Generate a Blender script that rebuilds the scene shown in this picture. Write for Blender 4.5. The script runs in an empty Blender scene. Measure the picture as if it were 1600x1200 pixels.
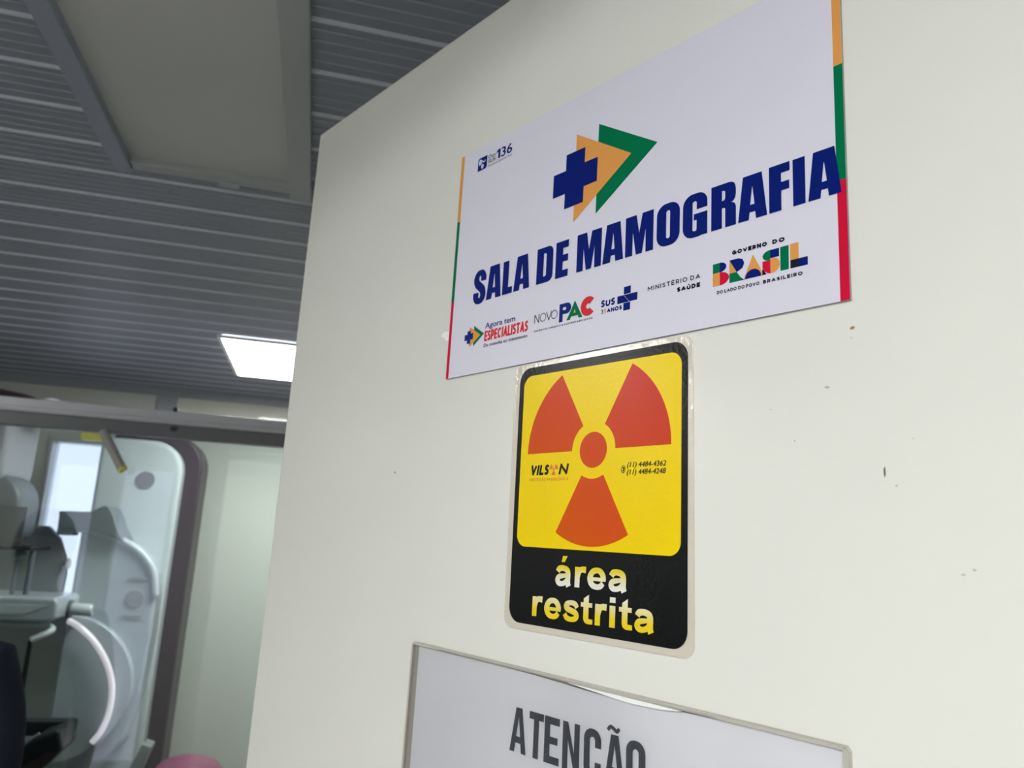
import bpy, bmesh, math, random
from mathutils import Vector, Matrix

sc = bpy.context.scene
COL = sc.collection
PI = math.pi

# ------------------------------------------------------------------ camera, world, exposure
CAM_Z = 1.68
Rm = ((0.9681667302465266, -0.10437544982225842, -0.2275059294131703),
      (-0.24369266879109613, -0.18549727844103894, -0.9519478152023043),
      (0.05715825068371447, 0.9770857307142341, -0.20502782546134748))
cam = bpy.data.cameras.new('camera')
cam.sensor_width = 36.0
cam.lens = 1216.0 / 1600.0 * 36.0
cam.clip_start = 0.01
cam.dof.use_dof = True
cam.dof.focus_distance = 0.44
cam.dof.aperture_fstop = 15.0
camo = bpy.data.objects.new('camera', cam)
COL.objects.link(camo)
camo.matrix_world = Matrix.Translation((0, 0, CAM_Z)) @ Matrix(Rm).to_4x4()
sc.camera = camo

sc.view_settings.view_transform = 'Standard'
sc.view_settings.look = 'None'
sc.view_settings.gamma = 1.0
sc.view_settings.use_curve_mapping = False
sc.view_settings.exposure = 0.0

w = bpy.data.worlds.new('world'); sc.world = w
w.use_nodes = True
bg = w.node_tree.nodes['Background']
bg.inputs['Color'].default_value = (0.80, 0.83, 1.0, 1)
bg.inputs['Strength'].default_value = 1.8

LED_COLOR = (1.0, 0.99, 0.965)
LED_ROOM_FAR = 19.0
LED_ROOM_NEAR = 36.0
LED_CORRIDOR_FILL = 36.0

# ------------------------------------------------------------------ materials
def srgb(r, g, b):
    f = lambda c: (c / 255 / 12.92) if c <= 10 else ((c / 255 + 0.055) / 1.055) ** 2.4
    return (f(r), f(g), f(b), 1.0)

def mat(name, color, rough=0.5, metal=0.0, coat=0.0, bump=0.0, bscale=200.0, var=0.0, vscale=8.0, spec=0.5):
    m = bpy.data.materials.new(name); m.use_nodes = True
    nt = m.node_tree; p = nt.nodes['Principled BSDF']
    c = tuple(color) if len(color) == 4 else (*color, 1.0)
    p.inputs['Base Color'].default_value = c
    p.inputs['Roughness'].default_value = rough
    p.inputs['Metallic'].default_value = metal
    p.inputs['Coat Weight'].default_value = coat
    p.inputs['Coat Roughness'].default_value = 0.08
    p.inputs['Specular IOR Level'].default_value = spec
    tc = nt.nodes.new('ShaderNodeTexCoord')
    if bump:
        n = nt.nodes.new('ShaderNodeTexNoise'); n.inputs['Scale'].default_value = bscale; n.inputs['Detail'].default_value = 3
        b = nt.nodes.new('ShaderNodeBump'); b.inputs['Strength'].default_value = bump; b.inputs['Distance'].default_value = 0.001
        nt.links.new(tc.outputs['Object'], n.inputs['Vector'])
        nt.links.new(n.outputs['Fac'], b.inputs['Height'])
        nt.links.new(b.outputs['Normal'], p.inputs['Normal'])
        nt.links.new(b.outputs['Normal'], p.inputs['Coat Normal'])
    if var:
        n = nt.nodes.new('ShaderNodeTexNoise'); n.inputs['Scale'].default_value = vscale; n.inputs['Detail'].default_value = 4
        mx = nt.nodes.new('ShaderNodeMix'); mx.data_type = 'RGBA'
        mx.inputs[6].default_value = c
        mx.inputs[7].default_value = (c[0] * (1 - var), c[1] * (1 - var), c[2] * (1 - var * 1.2), 1)
        nt.links.new(tc.outputs['Object'], n.inputs['Vector'])
        nt.links.new(n.outputs['Fac'], mx.inputs[0])
        nt.links.new(mx.outputs[2], p.inputs['Base Color'])
    return m

def grad_mat(name, stops, axis, lo, hi, rough=0.35, coat=0.4):
    """ink whose printed colour runs from one tone to another (axis in object space, metres)"""
    m = bpy.data.materials.new(name); m.use_nodes = True
    nt = m.node_tree; p = nt.nodes['Principled BSDF']
    p.inputs['Roughness'].default_value = rough
    p.inputs['Coat Weight'].default_value = coat
    p.inputs['Specular IOR Level'].default_value = 0.1
    tc = nt.nodes.new('ShaderNodeTexCoord')
    dt = nt.nodes.new('ShaderNodeVectorMath'); dt.operation = 'DOT_PRODUCT'
    dt.inputs[1].default_value = axis
    mr = nt.nodes.new('ShaderNodeMapRange'); mr.inputs[1].default_value = lo; mr.inputs[2].default_value = hi
    cr = nt.nodes.new('ShaderNodeValToRGB')
    e = cr.color_ramp.elements
    e[0].position, e[0].color = stops[0]
    e[1].position, e[1].color = stops[-1]
    for s in stops[1:-1]:
        q = e.new(s[0]); q.color = s[1]
    nt.links.new(tc.outputs['Object'], dt.inputs[0])
    nt.links.new(dt.outputs['Value'], mr.inputs[0])
    nt.links.new(mr.outputs[0], cr.inputs[0])
    nt.links.new(cr.outputs[0], p.inputs['Base Color'])
    return m

def emit_mat(name, color, strength):
    m = bpy.data.materials.new(name); m.use_nodes = True
    nt = m.node_tree; nt.nodes.clear()
    o = nt.nodes.new('ShaderNodeOutputMaterial'); e = nt.nodes.new('ShaderNodeEmission')
    e.inputs[0].default_value = (*color, 1); e.inputs[1].default_value = strength
    nt.links.new(e.outputs[0], o.inputs[0])
    return m

def sheet_mat(name, tint, refl=1.0, rough=0.0, opaque=0.0, body=(0.5, 0.5, 0.5)):
    """thin clear sheet: straight-through light plus Fresnel reflection, optionally a little body colour"""
    m = bpy.data.materials.new(name); m.use_nodes = True
    nt = m.node_tree; nt.nodes.clear()
    o = nt.nodes.new('ShaderNodeOutputMaterial')
    t = nt.nodes.new('ShaderNodeBsdfTransparent'); t.inputs[0].default_value = (*tint, 1)
    g = nt.nodes.new('ShaderNodeBsdfGlossy'); g.inputs['Roughness'].default_value = rough
    fr = nt.nodes.new('ShaderNodeFresnel'); fr.inputs[0].default_value = 1.5
    mu = nt.nodes.new('ShaderNodeMath'); mu.operation = 'MULTIPLY'; mu.inputs[1].default_value = refl
    mx = nt.nodes.new('ShaderNodeMixShader')
    src = t
    if opaque:
        d = nt.nodes.new('ShaderNodeBsdfDiffuse'); d.inputs[0].default_value = (*body, 1)
        m2 = nt.nodes.new('ShaderNodeMixShader'); m2.inputs[0].default_value = opaque
        nt.links.new(t.outputs[0], m2.inputs[1]); nt.links.new(d.outputs[0], m2.inputs[2]); src = m2
    nt.links.new(fr.outputs[0], mu.inputs[0]); nt.links.new(mu.outputs[0], mx.inputs[0])
    nt.links.new(src.outputs[0], mx.inputs[1]); nt.links.new(g.outputs[0], mx.inputs[2])
    nt.links.new(mx.outputs[0], o.inputs[0])
    return m

M = {}
M['door'] = mat('door_laminate', (0.80, 0.80, 0.755), 0.13, bump=0.015, bscale=25, var=0.03, vscale=5)
M['door_edge'] = mat('door_edge', (0.62, 0.62, 0.60), 0.35)
M['wall'] = mat('wall_panel', (0.76, 0.77, 0.70), 0.035, var=0.03, vscale=2)
M['ceiling'] = mat('ceiling_cladding', (0.275, 0.30, 0.365), 0.42, var=0.10, vscale=1.5)
M['bead_light'] = mat('joint_bead_painted_light', (0.56, 0.58, 0.66), 0.35)  # paler than the boards: light along the joints painted as colour
M['hatch_rim'] = mat('hatch_rim', (0.40, 0.41, 0.43), 0.5)
M['hatch'] = mat('hatch_panel', (0.57, 0.57, 0.585), 0.5, var=0.05, vscale=4)
M['frame_grey'] = mat('painted_frame', (0.30, 0.325, 0.405), 0.4)
M['floor'] = mat('floor_vinyl', (0.42, 0.42, 0.40), 0.35, var=0.15, vscale=20)
M['trim'] = mat('grey_trim', (0.40, 0.425, 0.46), 0.4)
M['alu'] = mat('aluminium', (0.56, 0.56, 0.60), 0.38, metal=0.3, bump=0.05, bscale=80)
M['alu_dark'] = mat('dark_aluminium', (0.16, 0.16, 0.17), 0.45, metal=0.4)
M['glass'] = sheet_mat('shield_glass', (0.80, 0.855, 0.85), 1.5)
M['pane'] = sheet_mat('window_glass', (0.97, 0.98, 1.0), 1.0)
M['acrylic'] = sheet_mat('smoked_acrylic', (0.55, 0.56, 0.58), 1.0, 0.05, 0.35, (0.25, 0.26, 0.28))
M['white_plastic'] = mat('white_enamel', (0.66, 0.71, 0.73), 0.28, coat=0.3)
M['arm_plastic'] = mat('arm_enamel', (0.52, 0.57, 0.61), 0.3, coat=0.3)
M['purple'] = mat('plum_shell', (0.058, 0.036, 0.054), 0.42)
M['slate'] = mat('slate_plastic', (0.16, 0.19, 0.215), 0.4)
M['mid'] = mat('mid_grey_plastic', (0.30, 0.32, 0.335), 0.4)
M['housing'] = mat('housing_enamel', (0.42, 0.42, 0.45), 0.35)
M['dark'] = mat('black_plastic', (0.012, 0.013, 0.016), 0.35)
M['handle_white'] = mat('handle_white', (0.92, 0.87, 0.90), 0.25, coat=0.4)
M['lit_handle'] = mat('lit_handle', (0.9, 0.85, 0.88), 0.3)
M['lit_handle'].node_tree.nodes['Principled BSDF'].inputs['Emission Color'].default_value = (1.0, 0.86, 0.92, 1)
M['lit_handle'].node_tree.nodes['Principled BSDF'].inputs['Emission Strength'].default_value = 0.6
M['button'] = mat('button_grey', (0.19, 0.19, 0.20), 0.45)
M['emblem'] = mat('emblem_olive', (0.31, 0.335, 0.325), 0.5)
M['yellow_plastic'] = mat('yellow_plastic', (0.72, 0.70, 0.12), 0.3)
M['tube_grey'] = mat('tube_grey', (0.42, 0.40, 0.38), 0.4)
M['screw'] = mat('dark_screw', (0.05, 0.05, 0.05), 0.4, metal=0.5)
M['pink'] = mat('pink_plastic', (0.33, 0.085, 0.175), 0.35)
M['navy_cloth'] = mat('navy_cloth', (0.012, 0.016, 0.040), 0.85, bump=0.3, bscale=300)
M['trousers'] = mat('dark_trousers', (0.02, 0.022, 0.03), 0.85)
M['skin'] = mat('skin', (0.42, 0.24, 0.16), 0.5)
M['hair'] = mat('hair', (0.02, 0.014, 0.01), 0.6)
M['shoe'] = mat('shoe', (0.03, 0.03, 0.03), 0.5)
# printing inks and boards
M['board'] = mat('sign_board', (0.735, 0.725, 0.85), 0.42, bump=0.02, bscale=900, var=0.02, vscale=30)
M['board_edge'] = mat('sign_board_edge', (0.30, 0.29, 0.30), 0.6)
M['navy'] = mat('ink_navy', (0.003, 0.013, 0.165), 0.42, spec=0.06)
M['green'] = mat('ink_green', (0.0, 0.165, 0.065), 0.42, spec=0.06)
M['ochre'] = mat('ink_ochre', (0.75, 0.335, 0.085), 0.42, spec=0.06)
M['crimson'] = mat('ink_crimson', (0.62, 0.008, 0.045), 0.42, spec=0.06)
M['ink'] = mat('ink_black', (0.012, 0.013, 0.03), 0.45, spec=0.06)
M['ink_grey'] = mat('ink_grey', (0.06, 0.06, 0.08), 0.45, spec=0.06)
M['red'] = mat('ink_red', (0.68, 0.035, 0.045), 0.42, spec=0.06)
M['blue'] = mat('ink_blue', (0.006, 0.025, 0.20), 0.42, spec=0.06)
M['lime'] = mat('ink_lime', (0.45, 0.50, 0.10), 0.42, spec=0.06)
M['pale'] = mat('ink_pale_blue', (0.62, 0.66, 0.85), 0.42)
M['film_edge'] = mat('sticker_film_edge', (0.69, 0.64, 0.555), 0.16, coat=0.6, bump=0.25, bscale=260, var=0.12, vscale=60)
M['st_black'] = mat('sticker_black', (0.004, 0.005, 0.006), 0.24, bump=0.10, bscale=420, spec=0.15)
M['st_yellow'] = mat('sticker_yellow', (0.93, 0.68, 0.0), 0.24, bump=0.10, bscale=420, var=0.03, vscale=40, spec=0.14)
M['st_red'] = grad_mat('sticker_red', [(0.0, (0.66, 0.105, 0.002, 1)), (0.45, (0.66, 0.07, 0.012, 1)), (1.0, (0.55, 0.010, 0.015, 1))],
                       (0.55, 0.0, 0.83), 0.06, 0.22, 0.24, 0.0)
M['st_orange'] = mat('sticker_orange', (0.70, 0.17, 0.02), 0.3, spec=0.3)
M['st_halo'] = mat('sticker_halo', (0.90, 0.80, 0.35), 0.3, spec=0.3)
M['st_white1'] = grad_mat('sticker_letter_upper', [(0.0, (0.84, 0.84, 0.80, 1)), (0.35, (0.80, 0.76, 0.52, 1)), (0.75, (0.80, 0.63, 0.03, 1)), (1.0, (0.80, 0.62, 0.02, 1))],
                          (0, 0, 1), 0.0285, 0.0425, 0.3, 0.2)
M['st_white2'] = grad_mat('sticker_letter_lower', [(0.0, (0.82, 0.62, 0.01, 1)), (0.3, (0.82, 0.63, 0.03, 1)), (0.75, (0.80, 0.74, 0.45, 1)), (1.0, (0.84, 0.84, 0.80, 1))],
                          (0, 0, 1), 0.0095, 0.0255, 0.3, 0.2)
M['paper'] = mat('white_paper', (0.90, 0.90, 0.95), 0.5, var=0.05, vscale=14)
M['sleeve_back'] = mat('sleeve_backing', (0.52, 0.50, 0.45), 0.3, var=0.08, vscale=60)
M['sleeve_film'] = sheet_mat('sleeve_film', (1.0, 1.0, 1.0), 0.8, 0.12)
M['atencao'] = mat('ink_slate', (0.062, 0.070, 0.092), 0.45)
M['tape'] = mat('tape_and_highlight', (0.93, 0.95, 0.93), 0.3)  # also colours the highlight painted along the sleeve lip
M['scuff'] = mat('scuff_dark', (0.16, 0.15, 0.13), 0.6)
M['scuff_brown'] = mat('scuff_brown', (0.33, 0.21, 0.11), 0.6)
M['scuff_pale'] = mat('scuff_pale', (0.50, 0.49, 0.46), 0.6)

# ------------------------------------------------------------------ mesh helpers
class MB:
    def __init__(s):
        s.v = []; s.f = []; s.m = []; s.sm = []
    def add(s, verts, faces, mi=0, smooth=False):
        b = len(s.v); s.v += [tuple(p) for p in verts]
        for f in faces:
            s.f.append([i + b for i in f]); s.m.append(mi); s.sm.append(smooth)
    def box(s, x0, x1, y0, y1, z0, z1, mi=0):
        x0, x1 = min(x0, x1), max(x0, x1); y0, y1 = min(y0, y1), max(y0, y1); z0, z1 = min(z0, z1), max(z0, z1)
        s.add([(x0, y0, z0), (x1, y0, z0), (x1, y1, z0), (x0, y1, z0), (x0, y0, z1), (x1, y0, z1), (x1, y1, z1), (x0, y1, z1)],
              [(0, 3, 2, 1), (4, 5, 6, 7), (0, 1, 5, 4), (1, 2, 6, 5), (2, 3, 7, 6), (3, 0, 4, 7)], mi)
    def prism(s, pts, y0, y1, mi=0, side=None):
        """(x, z) outline, counter-clockwise seen from -y, extruded from y0 (front) to y1 (back)"""
        n = len(pts); side = mi if side is None else side
        V = [(p[0], y0, p[1]) for p in pts] + [(p[0], y1, p[1]) for p in pts]
        b = len(s.v); s.v += V
        s.f.append([b + i for i in range(n)]); s.m.append(mi); s.sm.append(False)
        s.f.append([b + n + i for i in reversed(range(n))]); s.m.append(mi); s.sm.append(False)
        for i in range(n):
            j = (i + 1) % n
            s.f.append([b + i, b + n + i, b + n + j, b + j]); s.m.append(side); s.sm.append(False)
    def tube(s, path, r, n=12, mi=0, cap=True):
        P = [Vector(p) for p in path]; rings = []
        R = r if isinstance(r, (list, tuple)) else [r] * len(P)
        t0 = (P[1] - P[0]).normalized()
        u = t0.orthogonal().normalized()
        for i, p in enumerate(P):
            a = P[max(i - 1, 0)]; c = P[min(i + 1, len(P) - 1)]
            t = (c - a).normalized()
            u = (u - t * u.dot(t)).normalized(); vv = t.cross(u)
            rings.append([p + (u * math.cos(2 * PI * k / n) + vv * math.sin(2 * PI * k / n)) * R[i] for k in range(n)])
        V = [q for ring in rings for q in ring]; F = []
        for i in range(len(P) - 1):
            for k in range(n):
                F.append((i * n + k, i * n + (k + 1) % n, (i + 1) * n + (k + 1) % n, (i + 1) * n + k))
        s.add(V, F, mi, True)
        if cap:
            s.add(rings[0], [list(reversed(range(n)))], mi); s.add(rings[-1], [list(range(n))], mi)
    def lathe(s, prof, cx, cy, n=32, mi=0):
        """(radius, z) profile around a vertical axis"""
        V = [(cx + r * math.cos(2 * PI * k / n), cy + r * math.sin(2 * PI * k / n), z) for r, z in prof for k in range(n)]; F = []
        for i in range(len(prof) - 1):
            for k in range(n):
                F.append((i * n + k, i * n + (k + 1) % n, (i + 1) * n + (k + 1) % n, (i + 1) * n + k))
        s.add(V, F, mi, True)
        s.add(V[:n], [list(reversed(range(n)))], mi); s.add(V[-n:], [list(range(n))], mi)
    def ellipsoid(s, c, r, nu=24, nv=12, mi=0, zmin=-1.0):
        V = []; F = []
        for j in range(nv + 1):
            th = -PI / 2 + PI * j / nv
            sz = max(math.sin(th), zmin)
            for k in range(nu):
                V.append((c[0] + r[0] * math.cos(th) * math.cos(2 * PI * k / nu), c[1] + r[1] * math.cos(th) * math.sin(2 * PI * k / nu), c[2] + r[2] * sz))
        for j in range(nv):
            for k in range(nu):
                F.append((j * nu + k, j * nu + (k + 1) % nu, (j + 1) * nu + (k + 1) % nu, (j + 1) * nu + k))
        s.add(V, F, mi, True)
    def build(s, name, mats, parent=None, loc=None, rot=None, bevel=0.0):
        me = bpy.data.meshes.new(name)
        me.from_pydata(s.v, [], s.f)
        mats = mats if isinstance(mats, (list, tuple)) else [mats]
        for m in mats: me.materials.append(m)
        me.polygons.foreach_set('material_index', s.m)
        me.polygons.foreach_set('use_smooth', s.sm)
        me.update()
        o = bpy.data.objects.new(name, me); COL.objects.link(o)
        if parent: o.parent = parent
        if loc: o.location = loc
        if rot is not None: o.rotation_euler = (0, 0, rot)
        if bevel:
            b = o.modifiers.new('bevel', 'BEVEL'); b.width = bevel; b.segments = 3; b.limit_method = 'ANGLE'; b.angle_limit = math.radians(40)
        return o

def empty(name, loc, rot=0.0):
    o = bpy.data.objects.new(name, None); COL.objects.link(o); o.location = loc; o.rotation_euler = (0, 0, rot); o.empty_display_size = 0.05
    return o
def tag(o, label, cat, group=None):
    o['label'] = label; o['category'] = cat
    if group: o['group'] = group
    return o
def struct(o): o['kind'] = 'structure'; return o

def rr(x0, x1, z0, z1, r, n=8):
    """rounded rectangle outline; r = one radius or [bl, br, tr, tl]"""
    r = r if isinstance(r, (list, tuple)) else [r] * 4
    out = []
    for (cx, cz, a0), q in zip(((x0, z0, PI), (x1, z0, 1.5 * PI), (x1, z1, 0), (x0, z1, 0.5 * PI)), r):
        if q <= 1e-9: out.append((cx, cz)); continue
        ox = cx + q if cx == x0 else cx - q; oz = cz + q if cz == z0 else cz - q
        for k in range(n + 1):
            a = a0 + 0.5 * PI * k / n
            out.append((ox + q * math.cos(a), oz + q * math.sin(a)))
    return out
def spline(P, n=6):
    """Catmull-Rom through the points"""
    out = []; Q = [P[0]] + list(P) + [P[-1]]
    for i in range(1, len(Q) - 2):
        a, b, c, d = Q[i - 1], Q[i], Q[i + 1], Q[i + 2]
        for k in range(n):
            t = k / n
            out.append(tuple(0.5 * (2 * b[j] + (c[j] - a[j]) * t + (2 * a[j] - 5 * b[j] + 4 * c[j] - d[j]) * t * t + (3 * b[j] - a[j] - 3 * c[j] + d[j]) * t ** 3) for j in range(len(b))))
    out.append(tuple(P[-1]))
    return out

# ------------------------------------------------------------------ flat printing (millimetres, x right, z up, ink lies on a board facing -y)
class Ink:
    def __init__(s, ox, oz, y, mats):
        s.mb = MB(); s.ox, s.oz, s.y = ox, oz, y; s.mats = [M[k] for k in mats]; s.keys = list(mats)
        s.dx = s.dz = 0.0; s.slope = 0.0; s.bow = None; s.n = 0; s.hold = False
    def P(s, p):
        x = p[0] + s.dx; z = p[1] + s.dz + s.slope * p[0]
        return ((x - s.ox) / 1000, s.y - 3e-6 * (s.n % 16) - (s.bow(x, z) if s.bow else 0.0), (z - s.oz) / 1000)
    def at(s, dx, dz): s.dx, s.dz = dx, dz; return s
    def poly(s, pts, k=None):
        mi = s.keys.index(k) if k else 0
        if not s.hold: s.n += 1
        a = sum(pts[i][0] * pts[(i + 1) % len(pts)][1] - pts[(i + 1) % len(pts)][0] * pts[i][1] for i in range(len(pts)))
        if a < 0: pts = list(reversed(pts))
        s.mb.add([s.P(p) for p in pts], [list(range(len(pts)))], mi)
    def rect(s, x0, z0, x1, z1, k=None): s.poly([(x0, z0), (x1, z0), (x1, z1), (x0, z1)], k)
    def disc(s, cx, cz, r, k=None, n=40, a0=0.0, a1=2 * PI, rz=None):
        rz = rz or r
        full = abs(a1 - a0 - 2 * PI) < 1e-6
        pts = [(cx + r * math.cos(a0 + (a1 - a0) * i / n), cz + rz * math.sin(a0 + (a1 - a0) * i / n)) for i in range(n if full else n + 1)]
        if not full and abs(a1 - a0 - PI) > 1e-3: pts.append((cx, cz))
        s.poly(pts, k)
    def sector(s, cx, cz, r0, r1, a0, a1, k=None, n=24):
        A = [a0 + (a1 - a0) * i / n for i in range(n + 1)]
        s.poly([(cx + r1 * math.cos(a), cz + r1 * math.sin(a)) for a in A] + [(cx + r0 * math.cos(a), cz + r0 * math.sin(a)) for a in reversed(A)], k)
    def ring(s, O, I, k=None, skip=()):
        """area between two outlines with the same number of points"""
        n = len(O); s.n += 1; s.hold = True
        for i in range(n):
            if i in skip: continue
            j = (i + 1) % n
            s.poly([O[i], O[j], I[j], I[i]], k)
        s.hold = False
    def ribbon(s, pts, wd, k=None, n=6, smooth=True):
        """stroke along a path; each point (x, z[, width])"""
        Q = [(p[0], p[1], p[2] if len(p) > 2 else wd) for p in pts]
        Q = spline(Q, n) if smooth and len(Q) > 2 else Q
        L = []; Rr = []
        for i, p in enumerate(Q):
            a = Q[max(i - 1, 0)]; c = Q[min(i + 1, len(Q) - 1)]
            tx, tz = c[0] - a[0], c[1] - a[1]; l = math.hypot(tx, tz) or 1
            nx, nz = -tz / l, tx / l
            L.append((p[0] + nx * p[2] / 2, p[1] + nz * p[2] / 2)); Rr.append((p[0] - nx * p[2] / 2, p[1] - nz * p[2] / 2))
        s.n += 1; s.hold = True
        for i in range(len(Q) - 1): s.poly([L[i], L[i + 1], Rr[i + 1], Rr[i]], k)
        s.hold = False
    def text(s, body, x0, x1, base, cap, k=None, bold=0.0, shear=0.0, slope=0.0, space=1.0):
        """built-in font, fitted between x0 and x1 with the given cap height"""
        cu = bpy.data.curves.new('t', 'FONT'); cu.body = body; cu.size = 1; cu.shear = shear; cu.resolution_u = 3; cu.space_character = space
        o = bpy.data.objects.new('t', cu); COL.objects.link(o)
        bpy.context.view_layer.update()
        me = o.evaluated_get(bpy.context.evaluated_depsgraph_get()).to_mesh()
        V = [tuple(v.co) for v in me.vertices]; F = [list(p.vertices) for p in me.polygons]
        o.to_mesh_clear() if False else None
        bpy.data.objects.remove(o); bpy.data.curves.remove(cu)
        xa, xb = min(v[0] for v in V), max(v[0] for v in V)
        sx = (x1 - x0) / (xb - xa); sz = cap / 0.70
        mi = s.keys.index(k) if k else 0
        G = []
        for f in F:
            a = sum(V[f[i]][0] * V[f[(i + 1) % len(f)]][1] - V[f[(i + 1) % len(f)]][0] * V[f[i]][1] for i in range(len(f)))
            G.append(f if a > 0 else f[::-1])
        b = bold * sz * 0.9
        for du, dv in (((0, 0),) if bold < 0.008 else ((-b, 0), (b, 0), (0, b * .7), (0, -b * .3))):
            W = []; s.n += 1
            for v in V:
                x = x0 + b + (v[0] - xa) * sx * (x1 - x0 - 2 * b) / (x1 - x0)
                W.append(s.P((x + du, base + v[1] * sz + slope * (x - x0) + dv)))
            s.mb.add(W, G, mi)
    def caps(s, body, x0, x1, base, cap, k=None, wt=0.16, shear=0.0, gap=0.16, narrow=1.0):
        """monoline capitals fitted between x0 and x1; wt = stroke weight relative to the cap height"""
        adv = []; x = 0.0; h = wt / 2
        for c in body:
            if c == ' ': x += 0.34 * narrow; continue
            wd = CAPW.get(c, CAPW.get(PLAIN.get(c, c), 0.62)) * narrow + wt
            adv.append((c, x, wd)); x += wd + gap * narrow
        tot = x - gap * narrow; sx = (x1 - x0) / (tot * cap)
        for c, ox, wd in adv:
            b = PLAIN.get(c, c)
            for st_ in CAPS[b] + (MARKS[c] if c in MARKS else []):
                sm = st_[0] == 's'; pts = st_[1:]
                P_ = []
                for (px, pz) in pts:
                    zz = h + pz * (1 - wt); xx = ox + h + px * (wd - wt)
                    P_.append((x0 + (xx + shear * (zz - 0.5)) * cap * sx, base + zz * cap))
                if not sm:                                   # butt ends reach the full letter height
                    for e, f in ((0, 1), (-1, -2)):
                        dx, dz = P_[e][0] - P_[f][0], P_[e][1] - P_[f][1]; l = math.hypot(dx, dz) or 1
                        q = h * cap * (1.0 if min(abs(dx), abs(dz)) < 0.25 * l else 0.35); P_[e] = (P_[e][0] + dx / l * q, P_[e][1] + dz / l * q)
                    for i in range(len(P_) - 1): s.ribbon([P_[i], P_[i + 1]], wt * cap, k, smooth=False)
                else: s.ribbon(P_, wt * cap, k, n=5)
    def build(s, name, parent, label=None):
        o = s.mb.build(name, s.mats, parent)
        if label: o['label'] = label
        return o

CAPW = {'I': 0.0, 'M': 0.78, 'O': 0.74, 'G': 0.70, 'C': 0.66, 'N': 0.60, 'D': 0.60, 'A': 0.70, 'V': 0.70, 'E': 0.44, 'L': 0.42, 'S': 0.46, 'T': 0.54, 'P': 0.48, 'R': 0.50, 'B': 0.48, 'U': 0.56, '3': 0.44, '5': 0.44}
PLAIN = {'\u00c9': 'E', '\u00da': 'U', '\u00c3': 'A', '\u00c7': 'C', '\u00d3': 'O'}
OO = [(.5 + .5 * math.cos(PI / 2 + 2 * PI * i / 16), .5 + .5 * math.sin(PI / 2 + 2 * PI * i / 16)) for i in range(17)]
CAPS = {'I': [['l', (0, 0), (0, 1)]], 'L': [['l', (0, 0), (0, 1)], ['l', (0, 0), (1, 0)]], 'T': [['l', (.5, 0), (.5, 1)], ['l', (0, 1), (1, 1)]],
        'E': [['l', (0, 0), (0, 1)], ['l', (0, 0), (1, 0)], ['l', (0, 1), (1, 1)], ['l', (0, .5), (.85, .5)]],
        'A': [['l', (0, 0), (.5, 1)], ['l', (.5, 1), (1, 0)], ['l', (.22, .27), (.78, .27)]], 'V': [['l', (0, 1), (.5, 0)], ['l', (.5, 0), (1, 1)]],
        'N': [['l', (0, 0), (0, 1)], ['l', (0, 1), (1, 0)], ['l', (1, 0), (1, 1)]], 'M': [['l', (0, 0), (0, 1)], ['l', (0, 1), (.5, .3)], ['l', (.5, .3), (1, 1)], ['l', (1, 1), (1, 0)]],
        'O': [['s'] + OO], 'C': [['s'] + [(.5 + .5 * math.cos(math.radians(45 + 27 * i)), .5 + .5 * math.sin(math.radians(45 + 27 * i))) for i in range(11)]],
        'G': [['s'] + [(.5 + .5 * math.cos(math.radians(45 + 27 * i)), .5 + .5 * math.sin(math.radians(45 + 27 * i))) for i in range(11)], ['l', (1.0, .12), (1.0, .45)], ['l', (.6, .45), (1, .45)]],
        'D': [['l', (0, 0), (0, 1)], ['s', (0, 1), (.4, 1), (.8, .85), (1, .5), (.8, .15), (.4, 0), (0, 0)]],
        'P': [['l', (0, 0), (0, 1)], ['s', (0, 1), (.55, 1), (.92, .88), (1, .7), (.92, .5), (.55, .4), (0, .4)]],
        'R': [['l', (0, 0), (0, 1)], ['s', (0, 1), (.55, 1), (.92, .88), (1, .7), (.92, .5), (.55, .4), (0, .4)], ['l', (.5, .4), (1, 0)]],
        'B': [['l', (0, 0), (0, 1)], ['s', (0, 1), (.5, 1), (.85, .9), (.92, .76), (.85, .6), (.5, .52), (0, .52)], ['s', (0, .52), (.55, .52), (.93, .42), (1, .26), (.93, .1), (.55, 0), (0, 0)]],
        'S': [['s', (.96, .84), (.75, .97), (.45, 1), (.13, .9), (.05, .74), (.2, .59), (.5, .51), (.82, .43), (.97, .26), (.86, .09), (.5, 0), (.2, .04), (0, .17)]],
        'U': [['s', (0, 1), (0, .7), (0, .35), (.14, .1), (.5, 0), (.86, .1), (1, .35), (1, .7), (1, 1)]],
        '3': [['s', (.05, .85), (.3, .99), (.7, .97), (.9, .77), (.75, .57), (.4, .53)], ['s', (.4, .53), (.8, .48), (1, .28), (.8, .05), (.4, 0), (0, .13)]],
        '5': [['l', (.12, 1), (.9, 1)], ['l', (.12, 1), (.08, .56)], ['s', (.06, .55), (.4, .64), (.8, .56), (1, .32), (.8, .06), (.4, 0), (0, .1)]]}
MARKS = {'\u00c9': [['l', (.45, 1.32), (.6, 1.42)]], '\u00da': [['l', (.45, 1.32), (.6, 1.42)]], '\u00d3': [['l', (.45, 1.3), (.6, 1.4)]], '\u00c3': [['s', (.15, 1.3), (.38, 1.4), (.62, 1.3), (.85, 1.4)]], '\u00c7': [['l', (.5, -.1), (.45, -.25)]]}

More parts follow.
